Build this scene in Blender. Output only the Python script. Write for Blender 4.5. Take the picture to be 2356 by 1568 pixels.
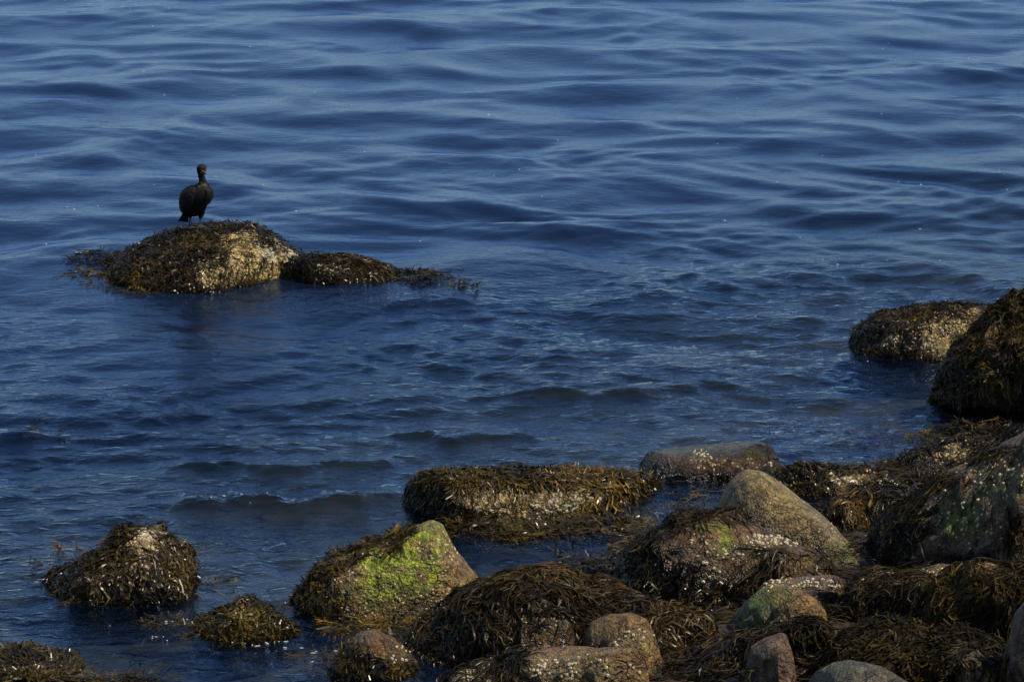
import bpy, bmesh, math, random
import numpy as np
from mathutils import Vector, noise
from mathutils.bvhtree import BVHTree

for o in list(bpy.data.objects):
    bpy.data.objects.remove(o, do_unlink=True)
scene = bpy.context.scene
C = scene.collection
R = math.radians
rng = np.random.default_rng(11)
random.seed(11)

# ------------------------------------------------------------------ camera
CAM_H, PITCH, HF = 8.0, R(12.65), R(8.0)          # height, depression of the axis, half field of view
cam_d = bpy.data.cameras.new('camera')
cam = bpy.data.objects.new('camera', cam_d); C.objects.link(cam)
cam.location = (0, 0, CAM_H)
cam.rotation_euler = (R(90) - PITCH, 0, 0)
cam_d.sensor_width = 36
cam_d.lens = 18 / math.tan(HF)
cam_d.clip_start, cam_d.clip_end = 0.5, 6000
scene.camera = cam

# ------------------------------------------------------------------ sky, sun, exposure
SUN_EL, SUN_AZ = R(56), R(108)                    # azimuth from +Y (out to sea) clockwise: behind the camera, to the right
world = bpy.data.worlds.new('World'); scene.world = world
world.use_nodes = True
wn = world.node_tree
for n in list(wn.nodes): wn.nodes.remove(n)
sky = wn.nodes.new('ShaderNodeTexSky'); sky.sky_type = 'NISHITA'; sky.sun_disc = False
sky.sun_elevation = SUN_EL; sky.sun_rotation = SUN_AZ
sky.air_density = 1.0; sky.dust_density = 0.1; sky.ozone_density = 4.0
bg = wn.nodes.new('ShaderNodeBackground'); bg.inputs['Strength'].default_value = 0.10
wo = wn.nodes.new('ShaderNodeOutputWorld')
wn.links.new(sky.outputs[0], bg.inputs[0]); wn.links.new(bg.outputs[0], wo.inputs[0])
sd = bpy.data.lights.new('sun', 'SUN'); sd.energy = 4.8; sd.angle = R(0.53); sd.color = (1.0, 0.88, 0.70)
sun = bpy.data.objects.new('sun', sd); C.objects.link(sun)
sdir = Vector((math.sin(SUN_AZ) * math.cos(SUN_EL), math.cos(SUN_AZ) * math.cos(SUN_EL), math.sin(SUN_EL)))
sun.rotation_euler = sdir.to_track_quat('Z', 'Y').to_euler()
sun.location = (10, -10, 30)
vs = scene.view_settings
vs.view_transform = 'Standard'; vs.look = 'None'; vs.gamma = 1.0; vs.exposure = 0.1
vs.use_curve_mapping = False
scene.cycles.use_denoising = True
scene.cycles.max_bounces = 8
scene.cycles.sample_clamp_direct = 6.0
scene.cycles.transparent_max_bounces = 24
scene.cycles.caustics_reflective = False
scene.cycles.caustics_refractive = False

# ------------------------------------------------------------------ picture <-> place (2356 x 1568 picture grid)
TH = math.tan(HF); SP, CP = math.sin(PITCH), math.cos(PITCH)
def ray(px, py):
    u = (px - 1178) / 1178 * TH; v = (784 - py) / 1178 * TH
    return (u, CP + v * SP, -SP + v * CP)
def at(px, py, z=0.0):
    d = ray(px, py); t = (z - CAM_H) / d[2]
    return Vector((d[0] * t, d[1] * t, z))
def on_plane(px, py, Y):
    d = ray(px, py); t = Y / d[1]
    return d[0] * t, CAM_H + d[2] * t
def project(P):
    x, y, z = P[:, 0], P[:, 1], P[:, 2] - CAM_H
    f = y * CP - z * SP; up = y * SP + z * CP
    return 1178 + x / f / TH * 1178, 784 - up / f / TH * 1178

# ------------------------------------------------------------------ numpy value noise
_tab = rng.random((64, 64, 64)).astype(np.float32)
def vnoise(P):
    i = np.floor(P).astype(int); f = P - i; f = f * f * (3 - 2 * f)
    i0 = i & 63; i1 = (i + 1) & 63
    fx, fy, fz = f[:, 0], f[:, 1], f[:, 2]
    def g(a, b, c): return _tab[a, b, c]
    x00 = g(i0[:,0], i0[:,1], i0[:,2]) * (1-fx) + g(i1[:,0], i0[:,1], i0[:,2]) * fx
    x10 = g(i0[:,0], i1[:,1], i0[:,2]) * (1-fx) + g(i1[:,0], i1[:,1], i0[:,2]) * fx
    x01 = g(i0[:,0], i0[:,1], i1[:,2]) * (1-fx) + g(i1[:,0], i0[:,1], i1[:,2]) * fx
    x11 = g(i0[:,0], i1[:,1], i1[:,2]) * (1-fx) + g(i1[:,0], i1[:,1], i1[:,2]) * fx
    return (x00 * (1-fy) + x10 * fy) * (1-fz) + (x01 * (1-fy) + x11 * fy) * fz
def fbm(P, s, octs=4, gain=0.5, off=0.0):
    P = np.asarray(P, dtype=float); v = 0; a = 1; tot = 0
    for k in range(octs):
        v = v + a * vnoise(P * s * 2 ** k + off + 17.3 * k); tot += a; a *= gain
    return v / tot
def sstep(a, b, x):
    t = np.clip((x - a) / (b - a), 0, 1); return t * t * (3 - 2 * t)

# ------------------------------------------------------------------ object helpers
def tag(o, label=None, cat=None, group=None, kind=None):
    if label: o['label'] = label
    if cat: o['category'] = cat
    if group: o['group'] = group
    if kind: o['kind'] = kind
    return o
def mesh_np(name, V, F, mat, parent=None, col=None, smooth=True):
    """V (n,3), F list/array of quads or tris"""
    V = np.asarray(V, dtype=np.float32); F = np.asarray(F, dtype=np.int32)
    me = bpy.data.meshes.new(name)
    me.vertices.add(len(V)); me.vertices.foreach_set('co', V.ravel())
    k = F.shape[1]
    me.loops.add(F.size); me.loops.foreach_set('vertex_index', F.ravel())
    me.polygons.add(len(F))
    me.polygons.foreach_set('loop_start', np.arange(0, F.size, k, dtype=np.int32))
    me.polygons.foreach_set('loop_total', np.full(len(F), k, dtype=np.int32))
    me.polygons.foreach_set('use_smooth', np.full(len(F), smooth, dtype=bool))
    me.update(calc_edges=True); me.validate()
    if col is not None:
        a = me.color_attributes.new('col', 'FLOAT_COLOR', 'POINT')
        c4 = np.ones((len(V), 4), dtype=np.float32); c4[:, :col.shape[1]] = col
        a.data.foreach_set('color', c4.ravel())
    me.materials.append(mat)
    o = bpy.data.objects.new(name, me); C.objects.link(o)
    if parent: o.parent = parent
    return o

# ------------------------------------------------------------------ materials
def new_mat(name):
    m = bpy.data.materials.new(name); m.use_nodes = True
    nt = m.node_tree
    for n in list(nt.nodes): nt.nodes.remove(n)
    out = nt.nodes.new('ShaderNodeOutputMaterial')
    return m, nt, out
def nd(nt, t, **kw):
    n = nt.nodes.new(t)
    for k, v in kw.items():
        if k.startswith('_'): setattr(n, k[1:], v)
        else: n.inputs[k.replace('__', ' ')].default_value = v
    return n

def rock_material():
    m, nt, out = new_mat('wet_granite'); L = nt.links.new
    b = nd(nt, 'ShaderNodeBsdfPrincipled')
    at_ = nd(nt, 'ShaderNodeAttribute', _attribute_name='col')
    tc = nd(nt, 'ShaderNodeTexCoord')
    n1 = nd(nt, 'ShaderNodeTexNoise', Scale=55.0, Detail=5.0, Roughness=0.7)
    L(tc.outputs['Object'], n1.inputs['Vector'])
    r1 = nd(nt, 'ShaderNodeMapRange'); r1.inputs[1].default_value = .3; r1.inputs[2].default_value = .7
    r1.inputs[3].default_value = .2; r1.inputs[4].default_value = 1.8
    L(n1.outputs[0], r1.inputs[0])
    mul0 = nd(nt, 'ShaderNodeMixRGB', _blend_type='MULTIPLY'); mul0.inputs[0].default_value = 1
    L(at_.outputs['Color'], mul0.inputs[1]); L(r1.outputs[0], mul0.inputs[2])
    nm = nd(nt, 'ShaderNodeTexNoise', Scale=13.0, Detail=4.0, Roughness=.65, Distortion=.4); L(tc.outputs['Object'], nm.inputs['Vector'])
    rm = nd(nt, 'ShaderNodeMapRange'); rm.inputs[1].default_value = .36; rm.inputs[2].default_value = .62
    rm.inputs[3].default_value = .38; rm.inputs[4].default_value = 1.35; L(nm.outputs[0], rm.inputs[0])
    mul = nd(nt, 'ShaderNodeMixRGB', _blend_type='MULTIPLY'); mul.inputs[0].default_value = 1
    # cracks: a distorted cell pattern, thin dark recessed lines
    nv = nd(nt, 'ShaderNodeTexNoise', Scale=4.0, Detail=4.0); L(tc.outputs['Object'], nv.inputs['Vector'])
    av = nd(nt, 'ShaderNodeVectorMath', _operation='MULTIPLY_ADD'); L(nv.outputs['Color'], av.inputs[0]); av.inputs[1].default_value = (.5, .5, .5); L(tc.outputs['Object'], av.inputs[2])
    cv = nd(nt, 'ShaderNodeTexVoronoi', _feature='DISTANCE_TO_EDGE', Scale=3.2); L(av.outputs[0], cv.inputs['Vector'])
    cr = nd(nt, 'ShaderNodeMapRange'); cr.inputs[1].default_value = 0; cr.inputs[2].default_value = .035; cr.inputs[3].default_value = .35; cr.inputs[4].default_value = 1; L(cv.outputs['Distance'], cr.inputs[0])
    mc = nd(nt, 'ShaderNodeMath', _operation='MULTIPLY'); L(cr.outputs[0], mc.inputs[0]); L(rm.outputs[0], mc.inputs[1])
    L(mul0.outputs[0], mul.inputs[1]); L(mc.outputs[0], mul.inputs[2])
    # pale mineral crystals
    vo = nd(nt, 'ShaderNodeTexVoronoi', Scale=85.0); L(tc.outputs['Object'], vo.inputs['Vector'])
    r2 = nd(nt, 'ShaderNodeMapRange'); r2.inputs[1].default_value = .30; r2.inputs[2].default_value = .12
    r2.inputs[3].default_value = 0; r2.inputs[4].default_value = .55
    L(vo.outputs['Distance'], r2.inputs[0])
    mx = nd(nt, 'ShaderNodeMixRGB', _blend_type='MIX'); L(r2.outputs[0], mx.inputs[0])
    m3 = nd(nt, 'ShaderNodeMixRGB', _blend_type='MULTIPLY'); m3.inputs[0].default_value = 1; L(mul.outputs[0], m3.inputs[1]); m3.inputs[2].default_value = (3.2, 2.9, 2.2, 1)
    L(mul.outputs[0], mx.inputs[1]); L(m3.outputs[0], mx.inputs[2])
    L(mx.outputs[0], b.inputs['Base Color'])
    # wet near the water line
    geo = nd(nt, 'ShaderNodeNewGeometry'); sx = nd(nt, 'ShaderNodeSeparateXYZ'); L(geo.outputs['Position'], sx.inputs[0])
    n2 = nd(nt, 'ShaderNodeTexNoise', Scale=3.0, Detail=3.0); L(tc.outputs['Object'], n2.inputs['Vector'])
    ad = nd(nt, 'ShaderNodeMath', _operation='MULTIPLY_ADD'); L(n2.outputs[0], ad.inputs[0]); ad.inputs[1].default_value = -.5; L(sx.outputs[2], ad.inputs[2])
    r3 = nd(nt, 'ShaderNodeMapRange'); r3.inputs[1].default_value = -.1; r3.inputs[2].default_value = .3
    r3.inputs[3].default_value = .22; r3.inputs[4].default_value = .62
    L(ad.outputs[0], r3.inputs[0]); L(r3.outputs[0], b.inputs['Roughness'])
    # relief
    n3 = nd(nt, 'ShaderNodeTexNoise', Scale=28.0, Detail=8.0, Roughness=.65); L(tc.outputs['Object'], n3.inputs['Vector'])
    n4 = nd(nt, 'ShaderNodeTexVoronoi', Scale=48.0); L(tc.outputs['Object'], n4.inputs['Vector'])
    a2 = nd(nt, 'ShaderNodeMath', _operation='MULTIPLY_ADD'); L(n4.outputs['Distance'], a2.inputs[0]); a2.inputs[1].default_value = -.35; L(n3.outputs[0], a2.inputs[2])
    a3 = nd(nt, 'ShaderNodeMath', _operation='MULTIPLY_ADD'); L(cr.outputs[0], a3.inputs[0]); a3.inputs[1].default_value = .5; L(a2.outputs[0], a3.inputs[2])
    a4 = nd(nt, 'ShaderNodeMath', _operation='MULTIPLY_ADD'); L(nm.outputs[0], a4.inputs[0]); a4.inputs[1].default_value = 1.2; L(a3.outputs[0], a4.inputs[2])
    bp = nd(nt, 'ShaderNodeBump', Strength=1.0, Distance=.045); L(a4.outputs[0], bp.inputs['Height'])
    L(bp.outputs[0], b.inputs['Normal'])
    L(b.outputs[0], out.inputs[0])
    return m

def weed_material():
    m, nt, out = new_mat('rockweed'); L = nt.links.new
    b = nd(nt, 'ShaderNodeBsdfPrincipled', Roughness=.38)
    b.inputs['Specular IOR Level'].default_value = .32
    at_ = nd(nt, 'ShaderNodeAttribute', _attribute_name='col')
    tc = nd(nt, 'ShaderNodeTexCoord')
    n1 = nd(nt, 'ShaderNodeTexNoise', Scale=35.0, Detail=2.0); L(tc.outputs['Object'], n1.inputs['Vector'])
    r1 = nd(nt, 'ShaderNodeMapRange'); r1.inputs[1].default_value = .3; r1.inputs[2].default_value = .7
    r1.inputs[3].default_value = .5; r1.inputs[4].default_value = 1.5; L(n1.outputs[0], r1.inputs[0])
    mul = nd(nt, 'ShaderNodeMixRGB', _blend_type='MULTIPLY'); mul.inputs[0].default_value = 1
    L(at_.outputs['Color'], mul.inputs[1]); L(r1.outputs[0], mul.inputs[2]); L(mul.outputs[0], b.inputs['Base Color'])
    geo = nd(nt, 'ShaderNodeNewGeometry'); sx = nd(nt, 'ShaderNodeSeparateXYZ'); L(geo.outputs['Position'], sx.inputs[0])
    n2 = nd(nt, 'ShaderNodeTexNoise', Scale=4.0, Detail=2.0); L(tc.outputs['Object'], n2.inputs['Vector'])
    ad = nd(nt, 'ShaderNodeMath', _operation='MULTIPLY_ADD'); L(n2.outputs[0], ad.inputs[0]); ad.inputs[1].default_value = -.6; L(sx.outputs[2], ad.inputs[2])
    r3 = nd(nt, 'ShaderNodeMapRange'); r3.inputs[1].default_value = -.2; r3.inputs[2].default_value = .35
    r3.inputs[3].default_value = .28; r3.inputs[4].default_value = .60
    L(ad.outputs[0], r3.inputs[0]); L(r3.outputs[0], b.inputs['Roughness'])
    r4 = nd(nt, 'ShaderNodeMapRange'); r4.inputs[1].default_value = -.2; r4.inputs[2].default_value = .35; r4.inputs[3].default_value = .38; r4.inputs[4].default_value = .13
    L(ad.outputs[0], r4.inputs[0]); L(r4.outputs[0], b.inputs['Specular IOR Level'])
    tr = nd(nt, 'ShaderNodeBsdfTranslucent'); L(mul.outputs[0], tr.inputs[0])
    ms = nd(nt, 'ShaderNodeMixShader'); ms.inputs[0].default_value = .18
    L(b.outputs[0], ms.inputs[1]); L(tr.outputs[0], ms.inputs[2]); L(ms.outputs[0], out.inputs[0])
    return m

def simple_mat(name, col, rough=.5, noise_s=40, amt=.4, spec=.5):
    m, nt, out = new_mat(name); L = nt.links.new
    b = nd(nt, 'ShaderNodeBsdfPrincipled', Roughness=rough); b.inputs['Specular IOR Level'].default_value = spec
    tc = nd(nt, 'ShaderNodeTexCoord')
    n1 = nd(nt, 'ShaderNodeTexNoise', Scale=noise_s, Detail=4.0); L(tc.outputs['Object'], n1.inputs['Vector'])
    r1 = nd(nt, 'ShaderNodeMapRange'); r1.inputs[1].default_value = .3; r1.inputs[2].default_value = .7
    r1.inputs[3].default_value = 1 - amt; r1.inputs[4].default_value = 1 + amt; L(n1.outputs[0], r1.inputs[0])
    mul = nd(nt, 'ShaderNodeMixRGB', _blend_type='MULTIPLY'); mul.inputs[0].default_value = 1
    mul.inputs[1].default_value = (*col, 1); L(r1.outputs[0], mul.inputs[2]); L(mul.outputs[0], b.inputs['Base Color'])
    bp = nd(nt, 'ShaderNodeBump', Strength=.4, Distance=.01); L(n1.outputs[0], bp.inputs['Height']); L(bp.outputs[0], b.inputs['Normal'])
    L(b.outputs[0], out.inputs[0])
    return m

def attr_mat(name, rough=.5, amt=.35, noise_s=60):
    m = simple_mat(name, (1, 1, 1), rough, noise_s, amt)
    nt = m.node_tree
    a = nd(nt, 'ShaderNodeAttribute', _attribute_name='col')
    mul = [n for n in nt.nodes if n.type == 'MIX_RGB'][0]
    nt.links.new(a.outputs['Color'], mul.inputs[1])
    return m

def water_material():
    m, nt, out = new_mat('sea_water'); L = nt.links.new
    geo = nd(nt, 'ShaderNodeNewGeometry')
    mp = nd(nt, 'ShaderNodeMapping'); mp.inputs['Scale'].default_value = (1, 1.6, 1); L(geo.outputs['Position'], mp.inputs[0])
    n1 = nd(nt, 'ShaderNodeTexNoise', Scale=6.0, Detail=4.0, Roughness=.5, Distortion=.6); L(mp.outputs[0], n1.inputs['Vector'])
    n2 = nd(nt, 'ShaderNodeTexNoise', Scale=17.0, Detail=2.0, Distortion=.8); L(mp.outputs[0], n2.inputs['Vector'])
    at_ = nd(nt, 'ShaderNodeAttribute', _attribute_name='col')     # r: how ruffled the surface is
    sp = nd(nt, 'ShaderNodeSeparateColor'); L(at_.outputs['Color'], sp.inputs[0])
    b1 = nd(nt, 'ShaderNodeBump', Distance=.030); L(n1.outputs[0], b1.inputs['Height']); L(sp.outputs[0], b1.inputs['Strength'])
    m2 = nd(nt, 'ShaderNodeMath', _operation='MULTIPLY'); L(sp.outputs[0], m2.inputs[0]); m2.inputs[1].default_value = .8
    b2 = nd(nt, 'ShaderNodeBump', Distance=.010); L(n2.outputs[0], b2.inputs['Height']); L(m2.outputs[0], b2.inputs['Strength']); L(b1.outputs[0], b2.inputs['Normal'])
    fr = nd(nt, 'ShaderNodeFresnel', IOR=1.333); L(b2.outputs[0], fr.inputs['Normal'])
    gl = nd(nt, 'ShaderNodeBsdfGlossy', Roughness=.03); gl.inputs[0].default_value = (.60, .75, 1, 1); L(b2.outputs[0], gl.inputs['Normal'])
    tp = nd(nt, 'ShaderNodeBsdfTransparent'); tp.inputs[0].default_value = (.80, .88, .92, 1)
    df = nd(nt, 'ShaderNodeBsdfDiffuse'); df.inputs[0].default_value = (.010, .024, .066, 1)
    body = nd(nt, 'ShaderNodeMixShader'); L(sp.outputs[1], body.inputs[0]); L(tp.outputs[0], body.inputs[1]); L(df.outputs[0], body.inputs[2])
    mx = nd(nt, 'ShaderNodeMixShader'); L(fr.outputs[0], mx.inputs[0]); L(body.outputs[0], mx.inputs[1]); L(gl.outputs[0], mx.inputs[2])
    L(mx.outputs[0], out.inputs['Surface'])
    va = nd(nt, 'ShaderNodeVolumeAbsorption', Density=.8); va.inputs['Color'].default_value = (.32, .50, .55, 1)
    L(va.outputs[0], out.inputs['Volume'])
    return m

M_ROCK, M_WEED, M_WATER = rock_material(), weed_material(), water_material()
M_BARN = attr_mat('barnacle_shell', .6, .3)
M_BARN1 = simple_mat('barnacle_shell_single', (.62, .55, .38), .6, 60, .3)
M_BED = simple_mat('sea_bed', (.034, .024, .011), .8, 2.2, .8)
M_FOAM_GLINTS = simple_mat('sea_foam_and_glints', (.40, .42, .44), .6, 30, .2)

# ------------------------------------------------------------------ water surface function
def wave_set(n, lmin, lmax, slope, spread, main, seed):
    r = np.random.default_rng(seed)
    lam = np.exp(r.uniform(math.log(lmin), math.log(lmax), n))
    th = main + r.normal(0, spread, n)
    k = 2 * math.pi / lam
    amp = slope * math.sqrt(2 / n) / k * r.uniform(.6, 1.4, n)
    return k * np.cos(th), k * np.sin(th), amp, r.uniform(0, 2 * math.pi, n)
W_SWELL = wave_set(56, .9, 5.5, .066, .75, R(-100), 3)
W_MID = wave_set(44, .40, 1.1, .095, .75, R(-84), 5)
W_CHOP = wave_set(50, .14, .46, .14, .65, R(-88), 7)
def wsum(W, x, y):
    z = np.zeros_like(x)
    for a, b, c, d in zip(*W):
        z += c * np.sin(a * x + b * y + d)
    return z
def crest(x, y, pa, pb, h, front, back, bend=0.0):
    """a small steep wavelet between two points of the water"""
    a, b = at(*pa), at(*pb)
    L2 = (b.x - a.x); u = (x - a.x) / L2
    yl = a.y + (b.y - a.y) * u + bend * np.sin(u * math.pi) + .10 * np.sin(u * 9.0) + .05 * np.sin(u * 23)
    yl = yl + (fbm(np.stack([x * 1.0, x * 0, x * 0 + h * 90], 1), 5.0, 4) - .5) * .30
    prof = np.clip(np.sin(np.clip(u, 0, 1) * math.pi), 0, 1) ** .7 * (.55 + .8 * fbm(np.stack([x, x * 0, x * 0 + h * 50], 1), 2.2, 4, .55))
    s = y - yl
    return h * prof * np.where(s < 0, np.exp(-(s / front) ** 2), np.exp(-(s / back) ** 2))
def ruffle(x, y):
    P = np.stack([x, y * .8, np.zeros_like(x)], 1)
    n = fbm(P, .55, 3)
    yb = 39.0
    near = sstep(41.0, 33.0, y + (n - .5) * 9)
    lee = np.exp(-(((x - 1.2) / 3.2) ** 2 + ((y - 36.5) / 2.6) ** 2)) * .45
    right = np.exp(-(((x - 4.6) / 2.2) ** 2 + ((y - 36.5) / 3.0) ** 2)) * .35
    c = at(560, 790); calm = 1 - .72 * np.exp(-(((x - c.x) / 1.9) ** 2 + ((y - c.y) / 2.2) ** 2))
    return np.clip(.10 + (.80 * near * (0.45 + .9 * n) + lee + right) * calm, 0, 1.1)
def sea_z(x, y, full=True):
    ru = ruffle(x, y)
    P = np.stack([x, y, np.zeros_like(x) + 5], 1)
    x0, y0 = x, y
    x = x + (fbm(P, .30, 2, .5, 3.0) - .5) * 2.6; y = y + (fbm(P, .30, 2, .5, 23.0) - .5) * 2.6      # bend the wave trains
    patch = .30 + 1.5 * fbm(P, .22, 3, .55) ** 1.2; pm = .35 + 1.5 * sstep(.35, .7, fbm(P, .35, 2, .5, 41.0))
    damp = np.clip(.35 + (y - 30) / 14, .35, 1.0)
    z = wsum(W_SWELL, x, y) * damp * patch
    fade = sstep(150, 60, y)
    z += wsum(W_MID, x, y) * (.26 * pm + .58 * ru) * fade
    z += wsum(W_CHOP, x, y) * (.07 * pm + .75 * ru) * sstep(70, 42, y)
    x, y = x0, y0
    c1 = crest(x, y, (380, 1172), (960, 1142), .085, .07, .34)
    z += c1 + np.clip(c1 * 14, 0, 1) * ((fbm(P, 9.0, 3, .6) - .5) * .05 + (fbm(P * np.array([[1, .6, 1]]), 26.0, 2, .6) - .5) * .03)
    ru = np.clip(ru + c1 * 6, 0, 1.3)
    z += crest(x, y, (840, 870 + 130), (1250, 1010), .05, .07, .22)
    z += crest(x, y, (330, 1085), (1000, 1060), .045, .08, .30)
    z += crest(x, y, (1080, 915), (1700, 890), .06, .10, .30)
    z += crest(x, y, (440, 1505), (760, 1490), .04, .05, .15)
    # wake ring beside the sea rock
    return z - .02, ru
def sea_h(x, y):
    z, _ = sea_z(np.array([x], float), np.array([y], float)); return float(z[0])

# ------------------------------------------------------------------ ground
GA, GB = at(860, 1568), at(2380, 900)
gd = Vector((GB.x - GA.x, GB.y - GA.y)).normalized(); gn = Vector((gd.y, -gd.x))
def ground_z(x, y, rough=True):
    s = (x - GA.x) * gn.x + (y - GA.y) * gn.y
    z = np.where(s > 0, -.20 + .20 * s, np.where(s > -5, -.20 + .05 * s, -.45 + .16 * (s + 5)))
    z = np.clip(z, -3.2, 1.6)
    if rough:
        P = np.stack([x, y, np.zeros_like(x)], 1)
        z = z + (fbm(P, 1.3, 4) - .5) * .35
    return z
def gz(x, y): return float(ground_z(np.array([x], float), np.array([y], float), False)[0])

def build_ground():
    xs = np.concatenate([np.linspace(-900, -16, 10)[:-1], np.linspace(-16, 16, 190), np.linspace(16, 900, 10)[1:]])
    ys = np.concatenate([np.linspace(-40, 16, 12)[:-1], np.linspace(16, 52, 210), np.linspace(52, 2500, 16)[1:]])
    X, Y = np.meshgrid(xs, ys); x, y = X.ravel(), Y.ravel()
    z = ground_z(x, y)
    nx, ny = len(xs), len(ys)
    i = np.arange(nx * ny).reshape(ny, nx)
    F = np.stack([i[:-1, :-1], i[:-1, 1:], i[1:, 1:], i[1:, :-1]], -1).reshape(-1, 4)
    o = mesh_np('sea_bed', np.stack([x, y, z], 1), F, M_BED)
    tag(o, 'brown stony sea bed rising to the shore under the boulders', None, kind='structure')
    return o
def build_sea():
    dep = np.concatenate([np.linspace(R(24), R(6.6), 820), np.linspace(R(6.5), R(3), 60), np.array([R(2), R(1.2), R(.6), R(.25)])])
    ys = CAM_H / np.tan(dep)
    tx = np.concatenate([np.tan(np.array([R(-60), R(-40), R(-25), R(-16)])), np.linspace(-math.tan(R(11.5)), math.tan(R(11.5)), 540),
                         np.tan(np.array([R(16), R(25), R(40), R(60)]))])
    T, Y = np.meshgrid(tx, ys); X = T * Y
    x, y = X.ravel(), Y.ravel()
    z, ru = sea_z(x, y)
    z = z * sstep(500, 100, y)
    nx, ny = len(tx), len(ys)
    i = np.arange(nx * ny).reshape(ny, nx)
    F = np.stack([i[:-1, :-1], i[:-1, 1:], i[1:, 1:], i[1:, :-1]], -1).reshape(-1, 4)
    col = np.zeros((len(x), 3)); col[:, 0] = np.clip(.12 + .78 * ru, 0, 1); col[:, 1] = .06 + .50 * sstep(.3, 1.4, -ground_z(x, y, False))   # g: how much murky water hides the bed
    o = mesh_np('sea', np.stack([x, y, z], 1), F, M_WATER, col=col)
    tag(o, 'blue rippled sea around the rocks', None, kind='structure')
    return o
sea_bed = build_ground()
sea = build_sea()

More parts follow.
